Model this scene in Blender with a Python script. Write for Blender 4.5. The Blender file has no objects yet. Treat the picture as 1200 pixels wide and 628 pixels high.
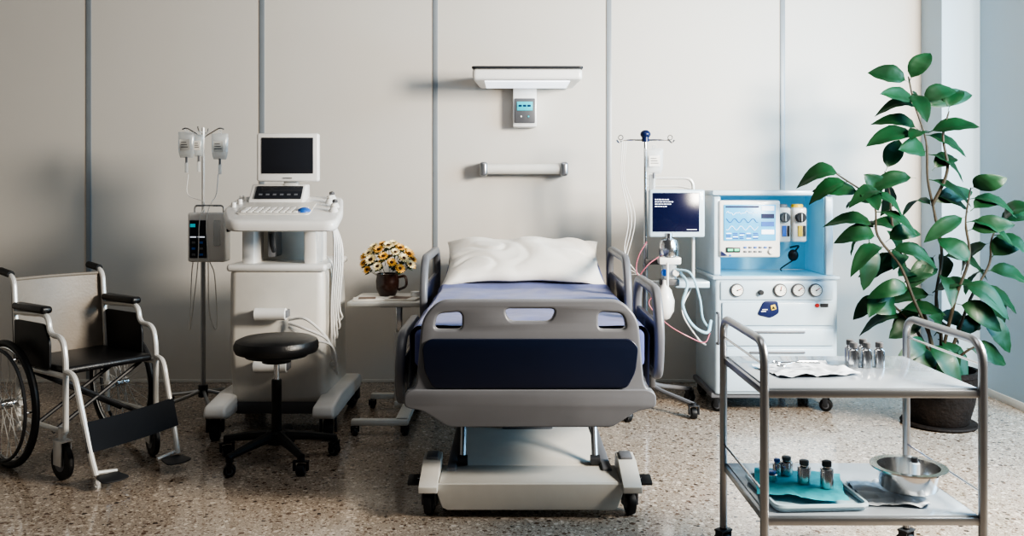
import bpy, bmesh, math, random
from mathutils import Vector, Matrix, noise
random.seed(7)
V=Vector
S=bpy.context.scene
COL=S.collection
WM={}
def lin(c):
    o=[]
    for x in c:
        x=x/255
        o.append(x/12.92 if x<=0.04045 else ((x+0.055)/1.055)**2.4)
    return o
def mat(name,rgb,rough=.5,metal=0,var=.06,scale=12,bump=0,bscale=60,coat=0,trans=0,alpha=1,emit=None,es=0,spec=.5,sheen=0):
    m=bpy.data.materials.new(name);m.use_nodes=True
    n=m.node_tree.nodes;l=m.node_tree.links
    b=n['Principled BSDF']
    c=lin(rgb)
    tc=n.new('ShaderNodeTexCoord');nz=n.new('ShaderNodeTexNoise');nz.inputs['Scale'].default_value=scale;nz.inputs['Detail'].default_value=3
    l.new(tc.outputs['Object'],nz.inputs['Vector'])
    r=n.new('ShaderNodeValToRGB')
    r.color_ramp.elements[0].position=.3;r.color_ramp.elements[1].position=.7
    r.color_ramp.elements[0].color=[max(0,x*(1-var)) for x in c]+[1]
    r.color_ramp.elements[1].color=[min(1,x*(1+var)) for x in c]+[1]
    l.new(nz.outputs['Fac'],r.inputs['Fac']);l.new(r.outputs['Color'],b.inputs['Base Color'])
    b.inputs['Roughness'].default_value=rough;b.inputs['Metallic'].default_value=metal
    b.inputs['Coat Weight'].default_value=coat;b.inputs['Transmission Weight'].default_value=trans
    b.inputs['Alpha'].default_value=alpha
    b.inputs['Specular IOR Level'].default_value=spec
    b.inputs['Sheen Weight'].default_value=sheen
    if emit:
        b.inputs['Emission Color'].default_value=lin(emit)+[1];b.inputs['Emission Strength'].default_value=es
    if bump:
        n2=n.new('ShaderNodeTexNoise');n2.inputs['Scale'].default_value=bscale;n2.inputs['Detail'].default_value=4
        l.new(tc.outputs['Object'],n2.inputs['Vector'])
        bp=n.new('ShaderNodeBump');bp.inputs['Strength'].default_value=bump;bp.inputs['Distance'].default_value=.01
        l.new(n2.outputs['Fac'],bp.inputs['Height']);l.new(bp.outputs['Normal'],b.inputs['Normal'])
    return m

# ---------- materials
M_wall=mat('wall_paint',(207,202,194),.55,var=.02,scale=1.2,bump=.03,bscale=90)
M_wallside=mat('wall_paint_cool_lit',(178,196,208),.5,var=.02,scale=1.2)  # wall paint with the cool side light mixed into its colour
M_seam=mat('seam_metal',(146,152,157),.4,.2,var=.03)
M_white=mat('white_plastic',(226,225,222),.35,coat=.2,var=.02)
M_white2=mat('off_white_plastic',(216,213,206),.4,var=.03)
M_mach=mat('cool_white_enamel',(190,208,220),.34,coat=.2,var=.02)
M_base=mat('off_white_cover',(194,192,186),.4,var=.03)
M_grey=mat('cool_grey_plastic',(110,112,117),.38,var=.03)
M_grey2=mat('mid_grey_plastic',(92,92,94),.45,var=.04)
M_dgrey=mat('dark_grey_plastic',(46,48,52),.45,var=.05)
M_black=mat('black_rubber',(18,19,21),.5,var=.1)
M_vinyl=mat('black_vinyl',(28,28,30),.36,var=.1,bump=.15,bscale=150)
M_navy=mat('navy_panel',(15,25,50),.35,var=.04,coat=.2)
M_sheet=mat('blue_sheet',(80,90,144),.75,var=.08,scale=8,bump=.35,bscale=14,sheen=.2)
M_pillow=mat('white_cotton',(226,222,214),.8,var=.02,bump=.2,bscale=9,sheen=.2)
M_coolcloth=mat('cool_white_cloth',(206,214,222),.8,var=.03,bump=.15,bscale=20)
M_chrome=mat('brushed_steel',(206,208,210),.18,1,var=.04)
M_steel=mat('satin_steel',(212,213,213),.16,1,var=.04)
M_alu=mat('satin_aluminium',(166,168,171),.33,.9,var=.04)
M_tubew=mat('painted_light_tube',(216,215,211),.28,.2,var=.03)
M_screen=mat('dark_screen',(44,46,52),.15,var=.02,coat=.4)
M_navyscr=mat('navy_screen',(16,20,48),.2,var=.02,emit=(22,28,70),es=.35)
M_pumpscr=mat('slate_touch_panel',(30,36,46),.2,var=.05)
M_cyanscr=mat('cyan_screen',(84,160,200),.3,var=.05,emit=(80,170,215),es=.55)
M_txt=mat('lit_text',(220,225,235),.4,emit=(225,230,240),es=.8)
M_txtb=mat('blue_print',(30,80,160),.4,emit=(20,80,170),es=.3)
M_green=mat('green_led',(60,200,150),.4,emit=(60,220,150),es=1.2)
M_cyanled=mat('cyan_led',(50,160,172),.4,emit=(50,170,180),es=.5)
M_blue=mat('blue_plastic',(60,110,190),.35,var=.03)
M_dblue=mat('deep_blue_plastic',(20,34,80),.35,var=.03)
M_recess=mat('pale_blue_panel_glow',(140,198,220),.4,var=.04,emit=(110,185,218),es=.16)  # faint emission stands in for light inside the recess
M_yellow=mat('yellow_plastic',(222,190,70),.4)
M_red=mat('red_plastic',(176,40,36),.4)
M_pink=mat('pink_hose',(190,110,124),.35,var=.05)
M_bhose=mat('pale_blue_hose',(165,200,216),.3,var=.05)
M_clear=mat('clear_plastic',(215,220,222),.10,var=.02,alpha=.5,spec=.6)
M_led=mat('led_diffuser',(245,248,255),.5,emit=(235,243,255),es=1.0)
M_cable=mat('white_cable',(220,220,218),.4,var=.03)
M_backrest=mat('taupe_upholstery',(138,130,120),.42,var=.05,bump=.08,bscale=80)
M_strap=mat('dark_slate_nylon',(38,42,48),.85,var=.06,spec=.2)
M_mug=mat('brown_glaze',(44,26,20),.25,var=.15,coat=.4)
M_petal=mat('cream_petals',(240,224,176),.6,var=.10,scale=30)
M_petal2=mat('golden_petals',(222,172,84),.6,var=.15,scale=30)
M_core=mat('brown_flower_core',(56,28,14),.8,var=.2,scale=80)
M_stem=mat('green_stem',(40,60,28),.6,var=.15)
M_leaf=mat('rubber_plant_leaf',(24,58,32),.46,var=.35,scale=5,coat=.03,spec=.35)
M_bark=mat('bark_stem',(62,54,40),.7,var=.25,scale=30,bump=.3)
M_soil=mat('potting_soil',(40,30,24),.95,var=.3,scale=60,bump=.8,bscale=80)
M_pot=mat('dark_brown_pot',(34,27,23),.75,var=.3,scale=14,bump=.6,bscale=50,spec=.3)
M_paper=mat('printed_paper',(228,222,212),.7,var=.03)
M_photo=mat('magazine_print',(120,100,88),.5,var=.4,scale=25)
M_teal=mat('turquoise_cloth',(70,182,198),.7,var=.06,bump=.3,bscale=25)
M_ptray=mat('pale_blue_tray',(188,214,226),.35,var=.03,coat=.2)
M_gauge=mat('gauge_face',(238,238,232),.4,var=.01)
M_topsh=mat('cool_grey_laminate',(164,174,184),.2,.15,var=.02,coat=.3)
M_label=mat('paper_label',(220,218,212),.6)
M_fluid=mat('clear_fluid',(200,210,214),.08,alpha=.4)

def mat_floor():
    m=bpy.data.materials.new('terrazzo');m.use_nodes=True
    n=m.node_tree.nodes;l=m.node_tree.links;b=n['Principled BSDF']
    tc=n.new('ShaderNodeTexCoord')
    base=n.new('ShaderNodeRGB');base.outputs[0].default_value=lin((160,148,135))+[1]
    cur=base.outputs[0]
    nd=n.new('ShaderNodeTexNoise');nd.inputs['Scale'].default_value=60;l.new(tc.outputs['Object'],nd.inputs['Vector'])
    mx=n.new('ShaderNodeMix');mx.data_type='VECTOR';mx.inputs['Factor'].default_value=.016
    l.new(tc.outputs['Object'],mx.inputs['A']);l.new(nd.outputs['Color'],mx.inputs['B'])
    for sc,th,dens,cols in ((130,.42,.72,[(120,104,90),(194,182,168),(98,82,70),(204,192,178),(136,120,106)]),
                       (68,.42,.58,[(84,68,57),(202,190,175),(112,93,79),(186,172,157),(132,113,98)]),
                       (40,.36,.32,[(68,55,46),(202,190,176),(102,83,70),(214,204,192),(124,103,87)])):
        vo=n.new('ShaderNodeTexVoronoi');vo.inputs['Scale'].default_value=sc;vo.inputs['Randomness'].default_value=1
        l.new(mx.outputs['Result'],vo.inputs['Vector'])
        sep=n.new('ShaderNodeSeparateColor');l.new(vo.outputs['Color'],sep.inputs['Color'])
        mul=n.new('ShaderNodeMath');mul.operation='MULTIPLY_ADD';mul.inputs[1].default_value=th*.8;mul.inputs[2].default_value=th*.5
        l.new(sep.outputs['Green'],mul.inputs[0])
        lt=n.new('ShaderNodeMath');lt.operation='LESS_THAN';l.new(vo.outputs['Distance'],lt.inputs[0]);l.new(mul.outputs[0],lt.inputs[1])
        l2=n.new('ShaderNodeMath');l2.operation='LESS_THAN';l.new(sep.outputs['Red'],l2.inputs[0]);l2.inputs[1].default_value=dens
        an=n.new('ShaderNodeMath');an.operation='MULTIPLY';l.new(lt.outputs[0],an.inputs[0]);l.new(l2.outputs[0],an.inputs[1])
        cr=n.new('ShaderNodeValToRGB');cr.color_ramp.interpolation='CONSTANT'
        e=cr.color_ramp.elements
        e[0].color=lin(cols[0])+[1];e[1].position=.2;e[1].color=lin(cols[1])+[1]
        for i,cc in enumerate(cols[2:]):
            q=e.new(.4+.2*i);q.color=lin(cc)+[1]
        l.new(sep.outputs['Blue'],cr.inputs['Fac'])
        mm=n.new('ShaderNodeMix');mm.data_type='RGBA';l.new(an.outputs[0],mm.inputs['Factor']);l.new(cur,mm.inputs['A']);l.new(cr.outputs['Color'],mm.inputs['B'])
        cur=mm.outputs['Result']
    l.new(cur,b.inputs['Base Color']);b.inputs['Roughness'].default_value=.12
    b.inputs['Specular IOR Level'].default_value=.75
    return m
M_floor=mat_floor()

# ---------- geometry helpers
PXZ=Matrix(((1,0,0,0),(0,0,-1,0),(0,1,0,0),(0,0,0,1)))   # (x,y,z)->(x,-z,y)
PYZ=Matrix(((0,0,1,0),(1,0,0,0),(0,1,0,0),(0,0,0,1)))    # (x,y,z)->(z,x,y)
T=Matrix.Translation
def RX(a):return Matrix.Rotation(math.radians(a),4,'X')
def RY(a):return Matrix.Rotation(math.radians(a),4,'Y')
def RZ(a):return Matrix.Rotation(math.radians(a),4,'Z')
def fil(pts,r,n=6,closed=False):
    P=[V(p) for p in pts];out=[];N=len(P)
    for i in range(N):
        if not closed and i in(0,N-1): out.append(P[i]);continue
        a,b,c=P[i-1],P[i],P[(i+1)%N]
        d1=min(r,(a-b).length*.49);d2=min(r,(c-b).length*.49)
        p=b+(a-b).normalized()*d1;q=b+(c-b).normalized()*d2
        for k in range(n+1):
            t=k/n;out.append(p*(1-t)**2+b*2*t*(1-t)+q*t*t)
    return out
def sm(pts,n=6):
    P=[V(p) for p in pts];P=[P[0]*2-P[1]]+P+[P[-1]*2-P[-2]];o=[]
    for i in range(1,len(P)-2):
        for k in range(n):
            t=k/n;a,b,c,d=P[i-1:i+3]
            o.append(.5*((2*b)+(c-a)*t+(2*a-5*b+4*c-d)*t*t+(3*b-a-3*c+d)*t**3))
    o.append(P[-2]);return o
class MB:
    def __init__(s):s.v=[];s.f=[];s.m=[];s.mats=[]
    def add(s,vs,fs,mt,M=None):
        if mt not in s.mats:s.mats.append(mt)
        k=s.mats.index(mt);o=len(s.v)
        s.v+=[(M@V(v)) if M else V(v) for v in vs]
        for f in fs:s.f.append([i+o for i in f]);s.m.append(k)
        return s
    def addbm(s,bm,mt,M=None):
        bm.verts.ensure_lookup_table();bm.verts.index_update()
        s.add([v.co.copy() for v in bm.verts],[[v.index for v in f.verts] for f in bm.faces],mt,M);bm.free();return s
    def box(s,c,d,mt,bev=0,seg=2,M=None):
        bm=bmesh.new();bmesh.ops.create_cube(bm,size=1)
        for v in bm.verts:v.co=V((v.co.x*d[0],v.co.y*d[1],v.co.z*d[2]))
        if bev:bmesh.ops.bevel(bm,geom=bm.edges[:]+bm.verts[:],offset=min(bev,min(d)*.49),segments=seg,profile=.5,affect='EDGES')
        return s.addbm(bm,mt,(M or Matrix())@T(V(c)))
    def b2(s,x0,x1,y0,y1,z0,z1,mt,bev=0,seg=2,M=None):
        return s.box(((x0+x1)/2,(y0+y1)/2,(z0+z1)/2),(abs(x1-x0),abs(y1-y0),abs(z1-z0)),mt,bev,seg,M)
    def tube(s,pts,r,mt,seg=8,M=None,closed=False):
        P=[V(p) for p in pts];Q=[]
        for p in P:
            if not Q or (p-Q[-1]).length>1e-6:Q.append(p)
        P=Q;n=len(P);rs=r if hasattr(r,'__len__') else None
        tg=[]
        for i in range(n):
            if closed:t=P[(i+1)%n]-P[i-1]
            else:t=P[min(i+1,n-1)]-P[max(i-1,0)]
            tg.append(t.normalized() if t.length>1e-9 else V((0,0,1)))
        up=V((0,0,1)) if abs(tg[0].z)<.9 else V((1,0,0))
        nr=tg[0].cross(up).normalized();vs=[];fs=[]
        for i in range(n):
            nr=(nr-tg[i]*nr.dot(tg[i]))
            nr=nr.normalized() if nr.length>1e-6 else tg[i].orthogonal().normalized()
            bn=tg[i].cross(nr)
            rr=rs[int(i*(len(rs)-1)/max(1,n-1))] if rs else r
            for k in range(seg):
                a=2*math.pi*k/seg;vs.append(P[i]+(nr*math.cos(a)+bn*math.sin(a))*rr)
        for i in range(n if closed else n-1):
            j=(i+1)%n
            for k in range(seg):
                k2=(k+1)%seg;fs.append([i*seg+k,i*seg+k2,j*seg+k2,j*seg+k])
        if not closed:
            fs.append(list(range(seg))[::-1]);fs.append([(n-1)*seg+k for k in range(seg)])
        return s.add(vs,fs,mt,M)
    def lathe(s,prof,mt,M=None,seg=24):
        vs=[];fs=[];n=len(prof)
        for r,z in prof:
            for k in range(seg):
                a=2*math.pi*k/seg;vs.append((r*math.cos(a),r*math.sin(a),z))
        for i in range(n-1):
            for k in range(seg):
                k2=(k+1)%seg;fs.append([i*seg+k,i*seg+k2,(i+1)*seg+k2,(i+1)*seg+k])
        if prof[0][0]>1e-5:fs.append(list(range(seg))[::-1])
        if prof[-1][0]>1e-5:fs.append([(n-1)*seg+k for k in range(seg)])
        return s.add(vs,fs,mt,M)
    def cyl(s,a,b,r,mt,seg=16,bev=0,r2=None):
        a=V(a);b=V(b);d=b-a;L=d.length
        M=T(a)@d.to_track_quat('Z','Y').to_matrix().to_4x4()
        r2=r if r2 is None else r2
        pr=[(r,0),(r2,L)] if not bev else [(r-bev,0),(r,bev),(r2,L-bev),(r2-bev,L)]
        return s.lathe(pr,mt,M,seg)
    def sph(s,c,d,mt,M=None,u=16,w=10):
        bm=bmesh.new();bmesh.ops.create_uvsphere(bm,u_segments=u,v_segments=w,radius=1)
        D=d if hasattr(d,'__len__') else(d,d,d)
        for v in bm.verts:v.co=V((v.co.x*D[0],v.co.y*D[1],v.co.z*D[2]))
        return s.addbm(bm,mt,(M or Matrix())@T(V(c)))
    def torus(s,c,R_,r,mt,axis='Y',seg=48,k=8,M=None):
        pts=[]
        for i in range(seg):
            a=2*math.pi*i/seg;x,y=R_*math.cos(a),R_*math.sin(a)
            pts.append(V(c)+(V((x,0,y)) if axis=='Y' else V((x,y,0)) if axis=='Z' else V((0,x,y))))
        return s.tube(pts,r,mt,k,M,closed=True)
    def plate(s,outs,th,mt,M,bev=0.004):
        cu=bpy.data.curves.new('t','CURVE');cu.dimensions='2D';cu.fill_mode='BOTH'
        for o in outs:
            sp=cu.splines.new('POLY');sp.points.add(len(o)-1)
            for i,p in enumerate(o):sp.points[i].co=(p[0],p[1],0,1)
            sp.use_cyclic_u=True
        cu.extrude=max(0.0001,th/2-bev);cu.bevel_depth=bev;cu.bevel_resolution=2;cu.offset=-bev
        ob=bpy.data.objects.new('t',cu);me=bpy.data.meshes.new_from_object(ob)
        s.add([v.co.copy() for v in me.vertices],[list(p.vertices) for p in me.polygons],mt,M)
        bpy.data.objects.remove(ob);bpy.data.curves.remove(cu);bpy.data.meshes.remove(me);return s
    def grid(s,fn,nu,nv,mt,M=None):
        vs=[fn(i/nu,j/nv) for j in range(nv+1) for i in range(nu+1)]
        fs=[[j*(nu+1)+i,j*(nu+1)+i+1,(j+1)*(nu+1)+i+1,(j+1)*(nu+1)+i] for j in range(nv) for i in range(nu)]
        return s.add(vs,fs,mt,M)
    def done(s,name,parent=None,world=True,label=None,ang=35,kind=None,category=None,group=None,origin=None):
        me=bpy.data.meshes.new(name)
        me.from_pydata([tuple(v) for v in s.v],[],s.f)
        for m in s.mats:me.materials.append(m)
        for p,k in zip(me.polygons,s.m):p.material_index=k;p.use_smooth=True
        bm=bmesh.new();bm.from_mesh(me);bmesh.ops.remove_doubles(bm,verts=bm.verts,dist=1e-6)
        for e in bm.edges:
            if len(e.link_faces)==2 and e.calc_face_angle(0)>math.radians(ang):e.smooth=False
        bm.to_mesh(me);bm.free()
        ob=bpy.data.objects.new(name,me);COL.objects.link(ob)
        if parent:
            ob.parent=parent
            if world:me.transform(WM[parent.name].inverted())
            WM[ob.name]=WM[parent.name].copy()
        else:
            if origin is not None:
                me.transform(T(-V(origin)));ob.location=origin
            WM[ob.name]=T(ob.location)
        if label:ob['label']=label
        if kind:ob['kind']=kind
        if category:ob['category']=category
        if group:ob['group']=group
        return ob
def thing(name,label,cat,loc,rz=0,group=None):
    e=bpy.data.objects.new(name,None);COL.objects.link(e);e.empty_display_size=.1
    e.location=loc;e.rotation_euler=(0,0,math.radians(rz));e['label']=label;e['category']=cat
    if group:e['group']=group
    WM[e.name]=T(V(loc))@RZ(rz);return e
CC={}
def caster(parent,p,r=.05,w=.025,yaw=0,fork=None,name='caster',top=.03,tire=None,world=True):
    """fork with a wheel; p = floor contact point"""
    fork=fork or M_dgrey;tire=tire or M_black
    key=(r,w,fork.name,top,tire.name)
    if key not in CC:
        b=MB()
        b.b2(-w*.9,-w*.65,-r*.4,r*.4,r*.8,2*r+top*.6,fork,.002)
        b.b2(w*.65,w*.9,-r*.4,r*.4,r*.8,2*r+top*.6,fork,.002)
        b.b2(-w*.95,w*.95,-r*.5,r*.5,2*r+top*.3,2*r+top*.7,fork,.003)
        b.cyl((0,0,2*r+top*.6),(0,0,2*r+top+.01),w*.45,fork,12)
        f=b.done('tmpf');b=MB()
        pr=[(r*.25,-w/2),(r*.8,-w/2),(r*.97,-w*.4),(r,-w*.15),(r,w*.15),(r*.97,w*.4),(r*.8,w/2),(r*.25,w/2)]
        b.lathe(pr,tire,T((0,0,r))@RY(90),24)
        b.lathe([(r*.55,-w*.53),(r*.55,w*.53)],M_grey,T((0,0,r))@RY(90),16)
        g=b.done('tmpw');CC[key]=(f.data,g.data)
        for o in(f,g):bpy.data.objects.remove(o)
    fd,gd=CC[key]
    f=bpy.data.objects.new(name,fd);COL.objects.link(f);f.parent=parent
    Mi=WM[parent.name].inverted() if world else Matrix()
    f.matrix_local=Mi@T(V(p))@RZ(yaw)
    g=bpy.data.objects.new('wheel',gd);COL.objects.link(g);g.parent=f
    return f

# ================= ROOM =================
WY=6.04;SX=3.07
b=MB();b.b2(-5.2,SX+.15,-1.5,WY,-.1,0,M_floor);b.done('floor',kind='structure')
b=MB();b.b2(-5.2,2.82,WY,WY+.15,0,3.2,M_wall);b.done('wall_back',kind='structure')
b=MB();b.b2(2.82,SX+.15,5.75,WY+.15,0,3.2,M_wallside);b.done('wall_pilaster',kind='structure')
b=MB();b.b2(SX,SX+.15,5.15,5.75,0,3.2,M_wallside);b.done('wall_right',kind='structure')
b=MB();b.b2(-5.35,-5.2,2.0,WY+.15,0,3.2,M_wall);b.done('wall_left',kind='structure')
b=MB();b.b2(SX+.02,SX+.10,-1.5,5.15,0,.06,M_white,.005);b.b2(SX+.02,SX+.10,-1.5,5.15,3.14,3.2,M_white,.005)
for y in(5.12,2.9,.6,-1.45):b.b2(SX+.02,SX+.10,y-.03,y+.03,.06,3.14,M_white,.005)
b.done('window_1',kind='structure')
for i,x in enumerate((-4.11,-2.916,-1.722,-.528,.668,1.864)):
    b=MB();b.b2(x-.017,x+.017,WY-.006,WY,.012,3.2,M_seam,.001)
    b.done('trim_%d'%(i+1),kind='structure')
b=MB();b.b2(-5.2,2.82,WY-.008,WY,0,.022,M_white2,.002);b.done('pale_strip_back',kind='structure')  # thin pale strip along the foot of the back wall
b=MB();b.b2(SX-.008,SX,5.15,5.75,0,.05,M_white2,.002);b.done('baseboard_right',kind='structure')

# ================= BED =================
cx=.073
bed=thing('hospital_bed','grey adjustable hospital bed with navy end panel and folding side rails','bed',(cx,4.65,0))
def mir(h):return [(x,z) for x,z in h]+[(-x,z) for x,z in reversed(h)]
h=[(.37,.885),(.437,.812),(.462,.53),(.507,.518),(.507,.456),(.43,.44),(.33,.374)]
fo=fil([(x,z,0) for x,z in mir(h)],.045,6,True)
def hole(pts,r=.025):return fil([(x,z,0) for x,z in pts],r,5,True)
holes=[hole([(-.105,.85),(.105,.85),(.085,.797),(-.085,.797)]),
       hole([(-.375,.83),(-.275,.838),(-.275,.765),(-.39,.765)]),
       hole([(.375,.83),(.275,.838),(.275,.765),(.39,.765)])]
b=MB();b.plate([fo]+holes,.05,M_grey,T((cx,3.56,0))@PXZ,.010)
b.plate([hole(mir([(.475,.527),(.507,.51),(.507,.456),(.43,.44),(.33,.376)]),.02)],.08,M_grey,T((cx,3.56,0))@PXZ,.006)
fb=b.done('footboard',bed,label='moulded grey footboard with grip cut-outs')
b=MB();b.plate([hole(mir([(.405,.73),(.435,.70),(.425,.60),(.39,.532)]),.02)],.02,M_navy,T((cx,3.532,0))@PXZ,.004)
b.done('navy_panel',fb)
b=MB();b.plate([hole([(-.4,.9),(.4,.9),(.45,.45),(-.45,.45)],.05)],.04,M_grey,T((cx,5.84,0))@PXZ,.01);b.done('headboard',bed)
b=MB();b.b2(cx-.46,cx+.46,3.61,5.0,.53,.585,M_grey2,.01)
b.box((0,0,0),(.92,.78,.05),M_grey2,.01,M=T((cx,5.37,.645))@RX(12))
b.b2(cx-.47,cx-.41,3.6,5.8,.46,.53,M_grey,.01);b.b2(cx+.41,cx+.47,3.6,5.8,.46,.53,M_grey,.01)
for y in(3.75,4.4,5.1,5.75):b.b2(cx-.45,cx+.45,y-.03,y+.03,.46,.52,M_grey2,.005)
b.done('bed_frame',bed)
def rail(name,x,y0,y1,z0,z1,lab):
    s=y1-y0
    out=fil([(y0+.02,z0,0),(y0-.03,z0+(z1-z0)*.55,0),(y0+.07,z1,0),(y1-.06,z1,0),(y1+.02,z1-.1,0),(y1-.05,z0,0)],.09,6,True)
    k=.045
    inn=fil([(y0+.05,z0+k,0),(y0+.03,z0+(z1-z0)*.5,0),(y0+.11,z1-k,0),(y1-.10,z1-k,0),(y1-.04,z1-.13,0),(y1-.09,z0+k,0)],.06,6,True)
    b=MB();b.plate([out,inn],.04,M_grey,T((x,0,0))@PYZ,.014)
    for t in(.3,.7):b.box((x,y0+s*t,(z0+.5)/2+.02),(.025,.05,abs(z0-.46)+.12),M_grey2,.006)
    r=b.done(name,bed,label=lab)
    b=MB();zz=z0+(z1-z0)*.62
    pn=fil([(y0+.045,z0+k-.01,0),(y0+.03,z0+(z1-z0)*.5,0),(y0+.07,zz,0),(y1-.06,zz,0),(y1-.085,z0+k-.01,0)],.03,4,True)
    b.plate([pn],.02,M_navy,T((x,0,0))@PYZ,.004);b.done('rail_panel',r)
rail('side_rail',cx-.54,4.62,5.5,.56,.98,'raised grey side rail with navy inset')
rail('side_rail',cx+.54,4.62,5.5,.56,.98,'raised grey side rail with navy inset')
rail('side_rail',cx-.55,3.72,4.4,.40,.72,'lowered grey side rail with navy inset')
rail('side_rail',cx+.56,3.75,4.45,.50,.91,'raised grey side rail with navy inset')
b=MB()
b.plate([hole([(-.39,.140),(.39,.140),(.355,.045),(.335,.035),(-.335,.035),(-.355,.045)],.004)],.02,M_base,T((cx,3.555,0))@PXZ,.002)
b.b2(cx-.37,cx+.37,3.555,3.78,.127,.143,M_base,.003)
b.b2(cx-.36,cx+.36,3.74,3.78,.05,.14,M_base,.006)
b.add([(cx-.31,3.775,.145),(cx+.31,3.775,.145),(cx+.28,4.36,.225),(cx-.28,4.36,.225),(cx-.31,3.775,.11),(cx+.31,3.775,.11),(cx+.28,4.36,.185),(cx-.28,4.36,.185)],[[0,1,2,3],[7,6,5,4],[0,4,5,1],[1,5,6,2],[2,6,7,3],[3,7,4,0]],M_white2)
b.b2(cx-.35,cx-.31,3.7,5.6,.10,.155,M_grey,.006);b.b2(cx+.31,cx+.35,3.7,5.6,.10,.155,M_grey,.006)
b.b2(cx-.4,cx+.4,5.45,5.65,.10,.17,M_grey,.01)
for sx in(-1,1):
    b.plate([hole([(3.50,.116),(3.50,.142),(3.68,.194),(3.79,.198),(3.81,.13),(3.72,.108)],.004)],.075,M_base,T((cx+sx*.41,0,0))@PYZ,.002)
    b.b2(cx+sx*.41-.025,cx+sx*.41+.025,3.69,3.78,.194,.206,M_grey,.004)
bs=b.done('undercarriage',bed,label='off-white lower chassis cover')
for y0,y1 in((4.15,4.35),(5.05,5.25)):
    b=MB();b.b2(cx-.12,cx+.12,y0,y1,.165,.47,M_grey,.01);b.done('lift_column',bed)
for sx in(-1,1):
    b=MB();b.tube([(cx+sx*.285,3.78,.165),(cx+sx*.285,3.95,.5)],.014,M_alu,10);b.cyl((cx+sx*.285-.02,3.78,.165),(cx+sx*.285+.02,3.78,.165),.022,M_dgrey)
    b.done('lift_arm',bed)
    b=MB();b.box((0,0,0),(.05,.07,.012),M_black,.005,M=T((cx+sx*.475,3.60,.14))@RX(15));b.cyl((cx+sx*.4,3.62,.14),(cx+sx*.46,3.60,.14),.008,M_chrome);b.done('brake_pedal',bed)
    caster(bed,(cx+sx*.41,3.60,0),.05,.035,10*sx,M_grey2,top=.02)
    caster(bed,(cx+sx*.38,5.55,0),.05,.035,20,M_grey2,top=.02)
b=MB();b.tube(sm([(cx-.02,4.1,.45),(cx-.03,3.95,.40),(cx+.0,3.9,.44),(cx+.03,3.95,.41),(cx+.02,4.1,.46)]),.006,M_black);b.done('power_cable',bed)
# mattress
b=MB();b.plate([hole([(3.63,.59),(3.63,.75),(5.0,.755),(5.74,.90),(5.78,.76),(5.02,.60)],.03)],.96,M_sheet,T((cx,0,0))@PYZ,.03)
mt=b.done('mattress',label='thick mattress in a blue fitted sheet on hospital bed',category='mattress',origin=(cx,4.7,.6))
b=MB()
def blk(u,v):
    x=(u-.5)*1.46;y=3.65+v*1.43
    z=.764+.010*noise.noise(V((x*4,y*3,0)))+.004*noise.noise(V((x*12,y*5,4)))
    if y>5.0:z+=(y-5.0)*.2
    if abs(x)>.475:
        e=abs(x)-.475;z-=e;xx=.475+.026*min(1,e/.03)+.004*math.sin(y*20)*min(1,e*9)
        x=math.copysign(xx,x)
    return V((cx+x,y,z))
b.grid(blk,100,60,M_sheet)
b.done('top_sheet',mt,label='soft blue top sheet hanging over the sides')
b=MB()
def pil(u,v,s):
    x=u*2-1;y=v*2-1
    e=(max(0,(1-abs(x)**2.6))*max(0,(1-abs(y)**2.6)))**.5
    px=x*(.455+.03*y*y);py=y*(.275+.04*x*x)
    w=noise.noise(V((x*2.0,y*1.5,3)))*.024
    w-=.012*(1-min(1,abs(noise.noise(V((x*2.6+y*1.0,y*1.4-x*.6,1))))*4))
    w+=.010*math.sin(x*10+y*3)*abs(x)**2.5
    z=s*e*(.10 if s>0 else .045)+(w*e**.6 if s>0 else 0)
    return V((px,py+.012*noise.noise(V((x*3,0,0))),z+.035*(abs(x)**4)*(-1 if y<0 else -.2)))
PM=T((cx-.005,5.36,.896))@RX(19)
b.grid(lambda u,v:pil(u,v,1),90,56,M_pillow,PM);b.grid(lambda u,v:pil(1-u,v,-1),90,56,M_pillow,PM)
b.done('pillow',label='large plump white cotton pillow at the head of the bed',category='pillow',origin=(cx,5.36,.89),ang=80)

# ================= WALL LAMP =================
wl=thing('wall_lamp','white rectangular examination lamp with control display mounted on wall','lamp',(.09,6.0,1.75))
b=MB()
b.plate([hole([(-.347,5.5),(.347,5.5),(.325,6.0),(-.32,6.0)],.03)],.072,M_white,T((.097,0,2.054)),.02)
b.done('lamp_head',wl)
b=MB();b.plate([hole([(-.352,5.49),(.352,5.49),(.33,6.0),(-.325,6.0)],.03)],.014,M_dgrey,T((.097,0,2.097)),.005);b.done('top_cover',wl)
b=MB();b.b2(.097-.27,.097+.27,5.54,5.90,2.010,2.02,M_led,.003);b.done('light_diffuser',wl)
b=MB();b.b2(.006,.168,5.93,6.035,1.752,2.03,M_white,.012);b.done('bracket',wl)
b=MB();b.b2(.018,.156,5.916,5.935,1.778,1.945,M_grey2,.006);b.b2(.034,.140,5.912,5.918,1.862,1.922,M_cyanled,.002)
for i in range(3):b.b2(.045+.03*i,.066+.03*i,5.9095,5.9125,1.888,1.900,M_dblue)
for i in range(2):b.cyl((.062+.05*i,5.911,1.822),(.062+.05*i,5.917,1.822),.006,M_cyanled if i==1 else M_white,10)
b.done('control_display',wl)
lb=thing('wall_light','long white tubular bed light fixed to wall','lamp',(.08,6.0,1.47))
b=MB();b.cyl((-.19,5.94,1.468),(.35,5.94,1.468),.036,M_white2,24,.004);b.done('light_tube',lb)
for xa,xb in((-.218,-.165),(.325,.378)):
    b=MB();b.b2(xa,xb,5.885,6.035,1.42,1.515,M_alu,.018,3);b.done('end_cap',lb)
b=MB();b.b2(-.2,.36,5.97,6.036,1.44,1.50,M_grey,.005);b.done('back_plate',lb)

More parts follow.
